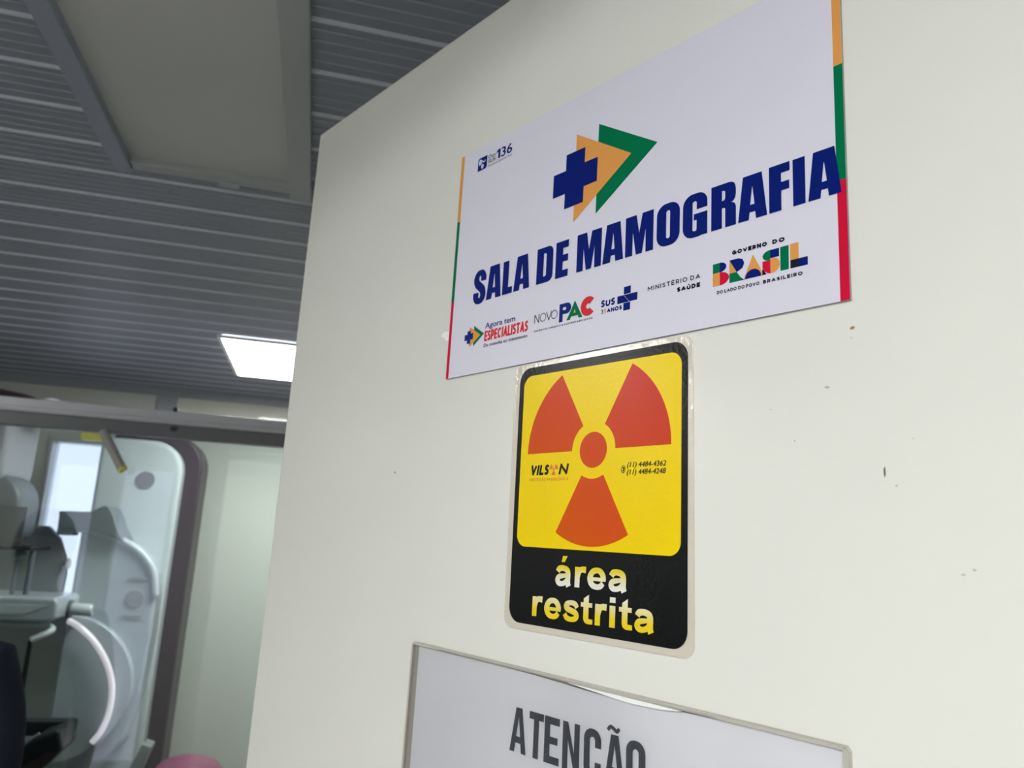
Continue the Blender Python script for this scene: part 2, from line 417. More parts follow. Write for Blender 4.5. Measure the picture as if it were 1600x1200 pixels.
# --- heavy condensed capitals, 25.2 mm tall, origin at the letter's lower left
def g_A(k, wd=16.1, h=25.0):
    c = wd / 2
    for m in (1, -1):
        X = lambda x: x if m == 1 else wd - x
        k.poly([(X(0), 0), (X(c - 2.1), 0), (X(c - 1.6), 4.1), (X(c), 4.1), (X(c), 8.2), (X(c - 1.25), 8.2), (X(c - 0.12), 18.2), (X(c), 18.2), (X(c), h), (X(2.9), h)])
def g_L(k, wd=10.4, h=24.6): k.rect(0, 0, 6.1, h); k.rect(6.1, 0, wd, 4.8)
def g_I(k, wd=6.5, h=25.1): k.rect(0, 0, wd, h)
def g_E(k, wd=11.4, h=25.0):
    k.rect(0, 0, 6.5, h); k.rect(6.5, 0, wd, 4.8); k.rect(6.5, h - 5.0, wd, h); k.rect(6.5, 10.6, wd - 0.2, 15.3)
def g_F(k, wd=11.4, h=25.3):
    k.rect(0, 0, 6.7, h); k.rect(6.7, h - 5.0, wd, h); k.rect(6.7, 10.7, wd - 0.3, 15.3)
def g_D(k, wd=15.3, h=25.0):
    k.ring(rr(0, wd, 0, h, [0.01, 4.6, 4.6, 0.01]), rr(6.5, wd - 6.2, 4.4, h - 4.4, [0.01, 1.3, 1.3, 0.01]))
def g_O(k, wd=16.1, h=25.9):
    k.dz -= 0.35
    k.ring(rr(0, wd, 0, h, 6.6, 10), rr(6.75, wd - 6.75, 4.4, h - 4.4, 1.25, 10))
    k.dz += 0.35
def g_M(k, wd=20.7, h=25.1):
    c = wd / 2
    for m in (1, -1):
        X = lambda x: x if m == 1 else wd - x
        k.poly([(X(0), 0), (X(5.5), 0), (X(5.7), 14.5), (X(8.2), 0), (X(c), 0), (X(c), 13.2), (X(8.2), h), (X(0), h)])
def g_G(k, wd=16.1, h=25.9):
    k.dz -= 0.35
    O = rr(0, wd, 0, h, [6.6, 6.0, 6.2, 6.6], 10); I = rr(6.5, wd - 6.9, 3.6, h - 4.6, 1.2, 10)
    n1 = 11
    k.ring(O, I, skip=(2 * n1 - 1,))
    k.dz += 0.35
    k.poly([(wd - 6.9, 15.8), (wd, 15.9), (wd, 19.8), (wd - 6.9, 19.8)])
    k.poly([(7.3, 9.6), (7.3, 13.3), (wd, 13.3), (wd, 0), (wd - 4.3, 0), (wd - 5.0, 1.6), (wd - 6.9, 4.0), (wd - 6.9, 9.6)])
def g_R(k, wd=15.2, h=25.4):
    k.rect(0, 0, 6.7, h)
    k.poly([(6.7, h), (6.7, 21.4), (7.9, 21.4), (8.7, 20.6), (8.7, 13.3), (12.3, 13.3), (14.0, 14.3), (14.9, 15.9), (wd, 18), (wd, 20.5), (14.9, 22.6), (14.1, 24.2), (12.6, 25.1), (11, h)])
    k.poly([(6.7, 11.4), (8.2, 11.4), (8.7, 10.8), (8.7, 13.4), (8.7, 16.6), (7.9, 15.7), (6.7, 15.5)])
    k.poly([(8.7, 0), (wd, 0), (wd, 10.4), (14.7, 12.0), (13.6, 13.0), (12.3, 13.4), (8.7, 13.4)])
def g_S(k, wd=14.0, h=26.4):
    k.dz -= 1.3
    top = [(10.9, 17.4, 5.9), (10.9, 20.4, 5.9), (9.4, 23.3, 5.2), (7.0, 24.0, 4.6), (4.5, 23.2, 5.2), (3.1, 20.4, 6.0), (3.1, 18.0, 6.0), (4.6, 15.4, 6.2), (7.2, 13.3, 6.2), (9.8, 11.0, 6.2), (10.9, 8.4, 6.0), (10.9, 5.8, 6.0), (9.4, 3.1, 5.2), (7.0, 2.4, 4.6), (4.6, 3.1, 5.2), (3.1, 5.8, 6.0), (3.1, 9.2, 6.0)]
    k.ribbon(top, 6.0, n=8)
    k.dz += 1.3

# --- rounded bold lower case, x-height about 11.8 mm
def l_a(k, wd=13.4):
    f = wd / 13.4; X = lambda q: [(p[0] * f, *p[1:]) for p in q]
    k.ribbon(X([(2.0, 8.0, 3.5), (3.2, 9.7, 3.6), (6.3, 10.2, 3.3), (9.4, 9.3, 3.6), (10.4, 7.4, 3.9), (10.4, 3.4, 3.9), (10.6, 1.5, 3.8), (11.2, 0.0, 3.9)]), 3.6)
    k.ribbon(X([(10.0, 6.3, 2.2), (6.6, 5.8, 2.6), (3.2, 5.1, 3.2), (2.0, 3.3, 3.7), (3.1, 1.6, 3.4), (5.4, 1.2, 3.0), (8.0, 2.0, 3.0), (9.8, 3.8, 2.6)]), 3.2)
def l_r(k, wd=8.8):
    k.rect(0, 0, 3.9, 11.5)
    k.ribbon([(2.2, 5.6, 3.4), (3.4, 8.9, 3.4), (5.4, 10.2, 3.3), (wd - 0.2, 10.1, 3.6)], 3.4)
def l_e(k, wd=13.6):
    f = wd / 13.6; X = lambda q: [(p[0] * f, *p[1:]) for p in q]
    k.ribbon(X([(11.7, 4.9, 3.8), (11.5, 7.4, 3.8), (9.7, 9.7, 3.4), (6.9, 10.4, 3.1), (3.8, 9.4, 3.6), (2.1, 6.8, 4.0), (2.1, 4.6, 4.0), (3.8, 2.2, 3.6), (6.9, 1.3, 3.0), (9.8, 1.9, 3.2), (11.5, 3.6, 3.2)]), 3.6)
    k.rect(2.0 * f, 4.5, 13.4 * f, 6.5)
def l_s(k, wd=12.8):
    f = wd / 12.8; X = lambda q: [(p[0] * f, *p[1:]) for p in q]
    k.ribbon(X([(11.0, 7.9, 3.0), (9.6, 9.8, 3.1), (6.5, 10.4, 2.8), (3.3, 9.6, 3.2), (2.4, 8.0, 3.4), (3.9, 6.7, 3.5), (7.0, 5.9, 3.4), (10.0, 4.9, 3.5), (10.9, 3.3, 3.4), (9.6, 1.8, 3.2), (6.4, 1.2, 2.8), (3.0, 1.9, 3.2), (1.5, 3.9, 3.0)]), 3.2)
def l_t(k, wd=9.2):
    k.poly([(2.1, 2.6), (6.0, 2.6), (6.0, 16.0), (2.1, 13.6)]); k.rect(0, 9.0, wd - 0.5, 11.5)
    k.ribbon([(4.05, 4.2, 3.9), (4.3, 2.4, 3.9), (5.8, 1.4, 3.0), (wd, 1.4, 2.6)], 3.2)
def l_i(k, wd=4.2): k.rect(0, 0, 4.1, 11.5); k.rect(0, 13.1, 4.1, 16.0)

# ------------------------------------------------------------------ the setting
XL, XR, YF, YB, ZC = -2.0, 1.2, 3.65, -1.70, 2.28

mb = MB(); mb.box(XL - .1, XR + .1, YB - .1, YF + .1, -0.1, 0.0)
struct(mb.build('floor', M['floor']))

# ceiling of ribbed boards: broad boards with four fine ribs each, a raised bead at each joint, lightened to paint the light it catches
prof = []
per, y_ph = 0.1085, 0.963
k0 = math.floor((0.03 - y_ph) / per) - 1
yy = []
k = k0
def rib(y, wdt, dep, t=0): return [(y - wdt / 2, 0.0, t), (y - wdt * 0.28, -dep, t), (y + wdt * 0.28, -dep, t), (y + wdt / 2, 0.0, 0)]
while y_ph + k * per < YF:
    y0 = y_ph + k * per
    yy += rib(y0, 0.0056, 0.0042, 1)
    for j in range(1, 5): yy += rib(y0 + per * j / 5, 0.0042, 0.0019)
    k += 1
yy = [p for p in yy if 0.03 < p[0] < YF]
HX0, HX1, HY0, HY1 = -0.370, -0.095, 0.60, 1.332       # hatch opening
LX0, LX1, LY0, LY1 = -0.353, 0.247, 2.500, 3.112        # far lamp
mb = MB()
def strip(x0, x1, ya, yb):
    seg = [(ya, 0.0, 0)] + [p for p in yy if ya < p[0] < yb] + [(yb, 0.0, 0)]
    V = [(x, p[0], ZC + p[1]) for p in seg for x in (x0, x1)]
    for t in (0, 1):
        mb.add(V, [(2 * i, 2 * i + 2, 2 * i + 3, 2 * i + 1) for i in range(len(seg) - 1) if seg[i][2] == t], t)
strip(XL, HX0, 0.03, YF); strip(HX1, XR, 0.03, YF); strip(HX0, HX1, 0.03, HY0); strip(HX0, HX1, HY1, YF)
mb.box(XL - .1, XR + .1, 0.03, YF + .1, ZC + 0.02, ZC + 0.12)
mb.box(XL - .1, XR + .1, YB - .1, 0.03, ZC, ZC + 0.12)
struct(mb.build('ceiling', [M['ceiling'], M['bead_light']]))

WX0, WX1, WZ0, WZ1 = -1.115, -0.74, 1.37, 2.020          # window in the far wall
mb = MB()
mb.box(XL, WX0, YF, YF + .1, 0, ZC); mb.box(WX1, XR, YF, YF + .1, 0, ZC)
mb.box(WX0, WX1, YF, YF + .1, 0, WZ0); mb.box(WX0, WX1, YF, YF + .1, WZ1, ZC)
struct(mb.build('wall_far', M['wall']))
mb = MB(); mb.box(XL - .1, XL, YB - .1, YF + .1, 0, ZC + .02); struct(mb.build('wall_left', M['wall']))
mb = MB(); mb.box(XR, XR + .1, YB - .1, YF + .1, 0, ZC + .02); struct(mb.build('wall_right', M['wall']))
# partition with the doorway the picture is taken from
DX0, DX1, DZ = -0.52, 0.405, 2.14
mb = MB()
SX0, SX1, SZ0, SZ1 = -1.40, -0.80, 0.15, 2.12          # unseen side light, added for its stripe reflections in the screen
mb.box(XL, SX0, -0.03, 0.03, 0, ZC); mb.box(SX1, DX0, -0.03, 0.03, 0, ZC); mb.box(-1.19, -1.06, -0.03, 0.03, SZ0, SZ1); mb.box(SX0, SX1, -0.03, 0.03, 0, SZ0); mb.box(SX0, SX1, -0.03, 0.03, SZ1, ZC); mb.box(DX1, XR, -0.03, 0.03, 0, ZC); mb.box(DX0, DX1, -0.03, 0.03, DZ, ZC)
struct(mb.build('wall_front', M['wall']))
# entrance side behind the doorway, open to daylight
EX0, EX1, EZ = -1.90, -0.98, 2.10
mb = MB()
mb.box(XL, EX0, YB - .1, YB, 0, ZC); mb.box(EX1, XR, YB - .1, YB, 0, ZC); mb.box(EX0, EX1, YB - .1, YB, EZ, ZC)
struct(mb.build('wall_back', M['wall']))

# window frame and pane
mb = MB(); fr = 0.014
mb.box(WX0, WX0 + fr, YF - .012, YF + .09, WZ0, WZ1); mb.box(WX1 - fr, WX1, YF - .012, YF + .09, WZ0, WZ1)
mb.box(WX0 + fr, WX1 - fr, YF - .012, YF + .09, WZ0, WZ0 + fr); mb.box(WX0 + fr, WX1 - fr, YF - .012, YF + .09, WZ1 - fr, WZ1)
wn = struct(mb.build('window_1', M['white_plastic'], bevel=0.003))
mb = MB(); mb.box(WX0 + fr, WX1 - fr, YF + .044, YF + .048, WZ0 + fr, WZ1 - fr)
mb.build('pane', M['pane'], wn)

mb = MB(); mb.box(SX0, -1.19, -0.004, 0.004, SZ0, SZ1); mb.box(-1.06, SX1, -0.004, 0.004, SZ0, SZ1); struct(mb.build('added_side_light', M['pane']))  # unseen panes, added so daylight stripes reflect in the glass screen

# cornice and joint cover on the far wall
mb = MB(); mb.prism([(XL, 2.243), (XR, 2.243), (XR, ZC), (XL, ZC)], YF - .022, YF); mb.prism([(XL, 2.262), (XR, 2.262), (XR, ZC), (XL, ZC)], YF - .034, YF - .022)
struct(mb.build('trim_1', M['trim'], bevel=0.003))
mb = MB(); mb.box(-0.722, -0.638, YF - .012, YF, 0, 2.243); struct(mb.build('trim_2', M['trim'], bevel=0.003))
mb = MB(); mb.box(XL, XR, YF - .012, YF, 0, 0.08); struct(mb.build('baseboard_far', M['trim']))

# ceiling hatch: raised frame of four strips, recessed plain panel
ht = empty('ceiling_hatch', (-0.22, 0.98, ZC))
tag(ht, 'long framed access panel set in the ribbed ceiling left of the door top', 'ceiling panel')
P = lambda o: setattr(o, 'matrix_parent_inverse', ht.matrix_basis.inverted()) or o
def child(mb_, name, m, root, bevel=0.0):
    o = mb_.build(name, m, root, bevel=bevel)
    o.matrix_parent_inverse = root.matrix_basis.inverted()
    return o
mb = MB(); mb.prism([(HX0, ZC + .004), (HX1, ZC + .004), (HX1, ZC + .016), (HX0, ZC + .016)], HY0, HY1); child(mb, 'panel', M['hatch'], ht)
def strip_piece(x0, x1, y0, y1, zb, r):
    mb = MB()
    out = rr(x0, x1, y0, y1, r, 6)
    n = len(out)
    V = [(p[0], p[1], zb) for p in out] + [(p[0], p[1], ZC + .006) for p in out]
    mb.add(V, [list(reversed(range(n))), list(range(n, 2 * n))] + [(i, (i + 1) % n, n + (i + 1) % n, n + i) for i in range(n)])
    return mb
child(strip_piece(-0.391, -0.362, 0.58, 1.358, ZC - .012, [0.004, 0.004, 0.011, 0.011]), 'frame_strip', M['frame_grey'], ht, 0.002)
child(strip_piece(-0.103, -0.066, 0.58, 1.366, ZC - .012, 0.004), 'frame_strip', M['hatch_rim'], ht, 0.002)
child(strip_piece(-0.362, -0.103, 1.325, 1.352, ZC - .008, 0.002), 'frame_strip', M['hatch_rim'], ht, 0.002)
child(strip_piece(-0.362, -0.103, 0.58, 0.607, ZC - .008, 0.002), 'frame_strip', M['frame_grey'], ht, 0.002)
mb = strip_piece(-0.222, -0.190, 1.340, 1.362, ZC - .010, 0.002); child(mb, 'latch', M['trim'], ht)

# square LED panels
def led(name, x0, x1, y0, y1, strength, label):
    c = ((x0 + x1) / 2, (y0 + y1) / 2, ZC)
    t = empty(name, c)
    tag(t, label, 'ceiling light', 'square ceiling lights')
    fw = 0.012
    mb = MB()
    for a in ((x0, x1, y0, y0 + fw), (x0, x1, y1 - fw, y1), (x0, x0 + fw, y0 + fw, y1 - fw), (x1 - fw, x1, y0 + fw, y1 - fw)):
        mb.box(*a, ZC - .014, ZC - .004)
    child(mb, 'frame', M['white_plastic'], t)
    mb = MB(); mb.box(x0 + fw, x1 - fw, y0 + fw, y1 - fw, ZC - .012, ZC - .005)
    child(mb, 'diffuser', emit_mat('led_' + str(strength), LED_COLOR, strength), t)
    return t
led('ceiling_light', LX0, LX1, LY0, LY1, LED_ROOM_FAR, 'bright square ceiling light over the far end of the room, partly behind the door edge')
led('ceiling_light', -1.92, -1.57, 0.70, 1.05, LED_ROOM_NEAR, 'square ceiling light near the left wall by the doorway, outside the picture')
led('ceiling_light', -0.85, -0.25, -1.20, -0.60, LED_CORRIDOR_FILL, 'unseen square ceiling light added in the entrance passage behind the viewer')  # unseen lamp, added to brighten the hinge side of the door

# ------------------------------------------------------------------ the open door
FOOT = (0.9 * 0 + 0.8823 * 0.34, 0.4707 * 0.34)         # point of the door face nearest to the viewer
ROT = math.atan2(-0.8823, 0.4707)                        # local x runs along the face, local y into the door
EX = (0.4707, -0.8823)
def door_point(u, z): return (FOOT[0] + EX[0] * u, FOOT[1] + EX[1] * u, z)
d = MB()
U0, U1, DT = -0.7165, 0.128, 2.0990
d.prism([(U0, 0.012), (U1, 0.012), (U1, DT), (U0, DT)], 0.0, 0.036, 0, 1)
door = struct(d.build('door_1', [M['door'], M['door_edge']], None, door_point(0, 0), ROT, bevel=0.0022))
SGX, SGZ = -0.4568, 1.68 + 0.1194                        # lower left corner of the white sign on the door
def on_door(mm): return ((SGX + mm[0] / 1000), (SGZ + mm[1] / 1000))
random.seed(4)
for (x, z, rx, rz, m) in ((304.1, -12.8, 1.3, 0.9, 'scuff_brown'), (291.6, -39.1, 1.3, .8, 'scuff_pale'), (315.7, -79.0, .45, 2.6, 'scuff'), (348.2, -117.8, .7, .6, 'scuff_pale'),
                          (-59.2, -67.3, 1.1, .8, 'scuff'), (344.1, -119.8, 1.0, .5, 'scuff_pale'), (328, -65.2, .4, .3, 'scuff_pale'), (320.4, -84.8, .5, .5, 'scuff_pale'),
                          (303.4, -17.5, .35, .6, 'scuff_pale'), (263, -47, .3, .3, 'scuff'), (275, -63, .3, .3, 'scuff')):
    u, zz = on_door((x, z))
    n = 11; pts = []
    for i in range(n):
        a = 2 * PI * i / n; q = 0.65 + 0.5 * random.random()
        pts.append((u + rx * q * math.cos(a) / 1000, zz + rz * q * math.sin(a) / 1000))
    s = MB(); s.prism(pts, -0.00012, 0.0001); s.build('scuff_mark', M[m], door)
# three hinge knuckles on the hanging edge
for hz in (0.25, 1.05, 1.85):
    s = MB(); s.tube([(U1 + .004, 0.040, hz - .045), (U1 + .004, 0.040, hz + .045)], 0.007); s.build('hinge', M['alu'], door)

# ------------------------------------------------------------------ white room sign
def thing_on_door(name, mb_, mats, mm, label, cat):
    u, zz = on_door(mm)
    o = mb_.build(name, mats, None, door_point(u, zz), ROT)
    return tag(o, label, cat)
SW, SH, ST = 303.6, 179.6, 0.0016
s = MB(); s.prism([(0, 0), (SW / 1000 + .0006, 0.0002), (SW / 1000 + .0004, SH / 1000), (-.0006, SH / 1000)], -ST, -0.00002, 0, 1)
sign = thing_on_door('room_sign', s, [M['board'], M['board_edge']], (0, 0), 'white sign reading SALA DE MAMOGRAFIA with striped side edges, topmost on the door', 'sign')
LY = -ST - 0.00006                                       # ink layers
def ink(mats, layer=0, ox=0.0, oz=0.0): return Ink(ox, oz, LY - 0.00006 * layer, mats)

for x0, x1, z0, z1, m in ((-0.5, 3.2, 124.5, 179.6, 'ochre'), (-.2, 3.2, 59.4, 124.5, 'green'), (0, 3.2, 0.1, 59.4, 'crimson'),
                          (299.6, 304.0, 121.4, 179.6, 'ochre'), (299.6, 304.1, 60.3, 121.4, 'green'), (299.6, 304.2, 0.2, 60.3, 'crimson')):
    k = ink([m]); k.rect(x0, z0, x1, z1); k.build('edge_stripe', sign, {'ochre': 'ochre', 'green': 'green', 'crimson': 'crimson'}[m] + ' stripe on the ' + ('left' if x0 < 100 else 'right') + ' edge')

# big arrow and cross
k = ink(['green'], 1); k.poly([(144.6, 89.2), (192.3, 121.0), (144.8, 151.6)]); k.build('arrow_back', sign, 'green triangle pointing right')
k = ink(['ochre'], 2); k.poly([(125.3, 88.9), (172.4, 121.0), (125.2, 151.6)]); k.build('arrow_front', sign, 'ochre triangle pointing right')
k = ink(['navy'], 3); k.poly([(116.6, 139.5), (133.6, 139.4), (133.5, 128.5), (144.9, 128.4), (144.8, 111.7), (133.4, 111.6), (133.3, 100.7), (116.4, 100.6), (116.5, 111.6), (105.2, 111.5), (105.2, 128.2), (116.6, 128.1)])
k.build('cross', sign, 'navy blue cross')

# headline
k = ink(['navy'], 3); k.slope = 0.0
for x, f, wd in ((26.2, g_S, 14.0), (41.1, g_A, 16.1), (58.5, g_L, 10.4), (70.3, g_A, 16.1), (93.1, g_D, 15.3), (111.0, g_E, 11.4), (130.0, g_M, 20.7), (151.9, g_A, 16.5), (169.8, g_M, 20.9),
                 (193.1, g_O, 16.1), (211.3, g_G, 16.1), (229.9, g_R, 15.2), (246.4, g_A, 16.8), (264.4, g_F, 11.4), (277.4, g_I, 6.5), (285.3, g_A, 16.6)):
    k.at(x, 52.95 + 0.0041 * (x - 40)); f(k, wd)
k.build('headline', sign, 'heavy navy capitals SALA DE MAMOGRAFIA')

# hotline logo, upper left
k = ink(['navy', 'ink', 'pale'], 1)
k.poly([(p[0], p[1] + 0.0) for p in rr(20.7, 31.4, 160.0, 170.6, [0.3, 2.2, 0.3, 2.2])], 'navy')
k.text('Ouv', 32.6, 41.3, 166.7, 3.0, 'ink', 0.015); k.text('SUS', 32.8, 41.4, 162.9, 3.0, 'ink', 0.03)
k.poly([(44.3, 163.0), (46.6, 163.0), (46.6, 170.6), (44.7, 170.6), (42.5, 169.6), (42.5, 167.8), (44.3, 168.4)], 'navy'); k.text('36', 47.6, 59.9, 163.0, 7.6, 'navy', 0.03)
k.text('Ouvidoria Geral do SUS', 33.2, 59.8, 160.2, 1.1, 'ink', 0.01)
k.build('hotline_logo', sign, 'small navy logo with 136')
k = ink(['pale'], 2); k.disc(23.6, 167.0, 2.0, 'pale', rz=2.3); k.poly([(22.2, 166), (24.4, 165.6), (22.4, 163.9)], 'pale')
k.sector(27.8, 167.9, 1.2, 2.1, PI * 1.0, PI * 1.9, 'pale'); k.disc(26.2, 162.9, 1.6, 'pale', rz=1.9)
k.build('hotline_symbol', sign, 'pale speech bubbles')

# specialists logo
k = ink(['green'], 1); k.poly([(30.0, 20.4), (41.4, 28.3), (29.8, 35.9)]); k.build('small_arrow_back', sign, 'small green triangle')
k = ink(['ochre'], 2); k.poly([(25.5, 20.4), (37.6, 28.0), (24.6, 36.0)]); k.build('small_arrow_front', sign, 'small ochre triangle')
k = ink(['blue'], 3); k.poly([(22.7, 32.9), (26.4, 32.9), (26.4, 30.8), (29.4, 30.7), (29.3, 26.1), (26.6, 26.1), (26.5, 23.2), (22.6, 23.2), (22.6, 25.9), (19.6, 25.9), (19.6, 30.4), (22.7, 30.4)])
k.build('small_cross', sign, 'small blue cross')
k = ink(['blue', 'red', 'ink_grey'], 1)
k.text('Agora tem', 42.3, 74.2, 31.6, 4.1, 'blue', 0.03)
k.caps('ESPECIALISTAS', 42.3, 87.4, 22.2, 7.6, 'red', 0.20, 0.03, 0.10, 0.62)
k.text('Da consulta ao tratamento', 42.1, 87.3, 18.0, 2.5, 'ink_grey', 0.025)
k.build('specialists_lettering', sign, 'blue and red lettering Agora tem ESPECIALISTAS')

# growth programme logo
k = ink(['ink_grey', 'blue', 'green', 'red', 'lime', 'ink'], 1)
for x, ch in ((93.3, 'N'), (98.6, 'O'), (104.4, 'V'), (109.0, 'O')):
    wd = {'N': 4.6, 'O': 5.8, 'V': 5.2}[ch]
    k.at(x, 26.2)
    if ch == 'N': k.ribbon([(.3, 0), (.3, 5.9)], .7, 'ink_grey'); k.ribbon([(.3, 5.9), (4.3, 0)], .7, 'ink_grey'); k.ribbon([(4.3, 0), (4.3, 5.9)], .7, 'ink_grey')
    if ch == 'V': k.ribbon([(0.2, 5.9), (2.6, 0)], .7, 'ink_grey'); k.ribbon([(2.6, 0), (5.0, 5.9)], .7, 'ink_grey')
    if ch == 'O':
        O = [(2.9 + 2.9 * math.cos(a * PI / 16), 2.95 + 3.0 * math.sin(a * PI / 16)) for a in range(32)]; I = [(2.9 + 2.35 * math.cos(a * PI / 16), 2.95 + 2.45 * math.sin(a * PI / 16)) for a in range(32)]
        k.ring(O, I, 'ink_grey')
k.at(0, 0)
k.rect(116.4, 22.8, 119.6, 34.9, 'blue')
k.at(116.4, 22.8); k.ring(rr(3.2, 10.4, 4.9, 12.1, [.01, 3.6, 3.6, .01]), rr(3.2, 6.0, 7.6, 9.5, [.01, .9, .9, .01]), 'blue'); k.at(0, 0)
k.poly([(123.0, 22.9), (126.3, 22.9), (127.0, 24.8), (130.0, 24.8), (130.0, 26.9), (129.1, 26.9), (130.0, 29.4), (130.0, 35.0)], 'green')
k.poly([(136.9, 22.9), (133.6, 22.9), (132.9, 24.8), (130.0, 24.8), (130.0, 26.9), (130.9, 26.9), (130.0, 29.4), (130.0, 35.0)], 'green')
k.poly([(129.1, 26.9), (130.9, 26.9), (130.0, 29.4)], 'lime')
k.sector(141.4, 29.0, 1.7, 6.3, math.radians(42), math.radians(318), 'red', 40)
k.caps('DESENVOLVIMENTO E SUSTENTABILIDADE', 93.6, 145.4, 20.1, 1.25, 'ink', 0.24, 0, 0.3)
k.build('programme_logo', sign, 'lettering NOVO PAC in blue, green and red')

# health service logo with cross
k = ink(['navy', 'green', 'ochre'], 1)
k.caps('SUS', 151.9, 163.1, 25.8, 4.5, 'navy', 0.26, 0.06, 0.10)
k.caps('3', 151.9, 154.1, 21.6, 2.8, 'green', 0.2); k.caps('5', 154.4, 156.4, 21.6, 2.8, 'ochre', 0.2); k.caps('ANOS', 156.8, 168.6, 21.7, 2.6, 'navy', 0.29, 0, 0.08)
k.rect(169.7, 30.6, 174.9, 35.2, 'navy'); k.rect(169.6, 20.5, 174.7, 25.2, 'navy')
k.poly([(164.8, 25.5), (173.9, 25.5), (169.5, 30.25), (164.8, 30.25)], 'navy'); k.poly([(174.15, 25.5), (180.0, 25.5), (180.0, 30.25), (169.75, 30.25)], 'navy')
k.build('health_service_logo', sign, 'navy lettering SUS 35 ANOS with blue cross')

k = ink(['ink'], 1)
k.caps('MINIST\u00c9RIO DA', 187.4, 223.1, 28.8, 2.7, 'ink', 0.20, 0, 0.22); k.caps('SA\u00daDE', 207.8, 223.1, 23.9, 2.7, 'ink', 0.34, 0, 0.12)
k.build('ministry_lettering', sign, 'black lettering MINISTÉRIO DA SAÚDE')

# government mark: letters pieced from coloured shapes
G = ['green', 'blue', 'ochre', 'crimson', 'ink', 'navy']
k = ink(G, 1); b0 = 21.9
k.rect(231.0, 29.2, 235.3, 34.5, 'green'); k.rect(231.0, b0, 235.3, 29.2, 'ochre')
k.disc(235.3, 31.85, 4.0, 'navy', 24, -PI / 2, PI / 2, 2.7); k.disc(235.3, 25.5, 5.6, 'crimson', 24, -PI / 2, PI / 2, 3.65)
k.poly([(241.1, 27.1), (241.1, 34.4), (245.5, 27.1)], 'ochre'); k.poly([(241.1, 34.4), (246.4, 34.4), (248.9, 33.4), (249.9, 31.0), (248.9, 28.6), (246.3, 27.3), (245.4, 27.1)], 'navy')
k.poly([(241.1, b0), (241.1, 27.1), (245.4, 27.1), (249.0, b0)], 'green');
k.poly([(249.4, b0), (254.9, 34.4), (260.0, 24.0), (260.0, b0)], 'ochre');
k.poly([(260.1, b0), (260.1, 25.4), (262.5, b0)], 'ink')
k.disc(264.5, 31.6, 4.2, 'green', 24, PI / 2, 1.5 * PI, 2.75); k.rect(264.5, 29.9, 269.4, 34.3, 'navy')
k.poly([(260.2, 29.0), (264.6, 29.0), (264.6, b0), (263.0, b0 + .4), (261.0, b0 + 2), (260.2, b0 + 4)], 'crimson')
k.rect(264.6, b0 + .0, 265.8, 29.9, 'ochre'); k.disc(265.5, 25.9, 4.3, 'ochre', 24, -PI / 2, PI / 2, 4.0)
k.rect(270.0, b0, 274.5, 34.4, 'green')
k.rect(275.3, 26.2, 279.7, 34.6, 'ochre'); k.rect(275.3, b0, 279.7, 26.2, 'ink'); k.rect(279.7, b0, 284.3, 26.2, 'navy')
gm = k.build('government_mark', sign, 'word BRASIL pieced from green, blue, ochre and red shapes')
k = ink(['navy', 'ink'], 2); k.disc(254.9, b0, 4.6, 'navy', 24, 0, PI); k.poly([(247.9, 23.5), (249.9, b0), (248.6, b0)], 'ink'); k.build('letter_half_disc', gm, 'navy half disc inside the letter A')
k = ink(['ink'], 1)
k.caps('GOVERNO', 242.7, 262.8, 37.0, 2.4, 'ink', 0.36, 0, 0.16); k.caps('DO', 265.6, 272.6, 37.0, 2.4, 'ink', 0.36, 0, 0.16)
k.caps('DO LADO DO POVO', 233.6, 258.4, 17.25, 1.9, 'ink', 0.23, 0, 0.18); k.caps('BRASILEIRO', 260.3, 281.6, 17.25, 1.9, 'ink', 0.29, 0, 0.16)
k.build('government_lettering', sign, 'black lettering GOVERNO DO and DO LADO DO POVO BRASILEIRO')
# scrap of tape showing past the left edge
s = MB(); s.prism([(-.0108, .0365), (-.0104, .0340), (-.0075, .0335), (-.0050, .0305), (-.0022, .0300), (.0010, .0300), (.0010, .0385), (-.0030, .0375), (-.0060, .0380)], -0.0006, -0.0001)
s.build('tape', M['tape'], sign, None).__setitem__('label', 'scrap of white tape sticking out on the left')

# ------------------------------------------------------------------ radiation sticker
S0 = (78.0, -168.6)
def st(p): return ((p[0] - S0[0]) / 1000, (p[1] - S0[1]) / 1000)
s = MB(); s.prism([st((p[0] + (p[1] + 84) * -0.016, p[1] - (p[0] - 148) * 0.004)) for p in rr(77.6, 219.3, -168.4, -0.9, 7, 8)], -0.0006, -0.00002)
stick = thing_on_door('radiation_sticker', s, M['film_edge'], S0, 'yellow and black radiation warning sticker reading área restrita, directly under the white sign', 'sticker')
def sk(mats, layer): return Ink(S0[0], S0[1], -0.0006 - 0.00006 * (layer + 1), mats)
def tl(pts, a=-0.010, c=0.0): return [(p[0] + (p[1] + 84) * a, p[1] - (p[0] - 148) * 0.006) for p in pts]
k = sk(['st_black'], 0); k.poly(tl(rr(82.4, 215.8, -164.7, -3.8, 9.5, 10))); k.build('black_ground', stick, 'black ground with rounded corners')
k = sk(['st_yellow'], 1); k.poly(tl(rr(86.6, 211.6, -118.8, -9.4, 7.5, 10), -0.008)); k.build('yellow_field', stick, 'yellow field with rounded corners')
CX, CZ = 148.9, -60.6
for i, a in enumerate((0, 120, 240)):
    k = sk(['st_red'], 2); k.sector(CX, CZ, 17.0, 56.0, math.radians(a), math.radians(a + 60)); k.build('trefoil_blade', stick, ('red blade at upper right', 'orange red blade at upper left', 'orange blade at the bottom')[i])
k = sk(['st_red'], 2); k.disc(CX, CZ, 10.7); k.build('trefoil_disc', stick, 'orange red disc at the centre')
k = sk(['st_black', 'st_orange', 'st_halo'], 3)
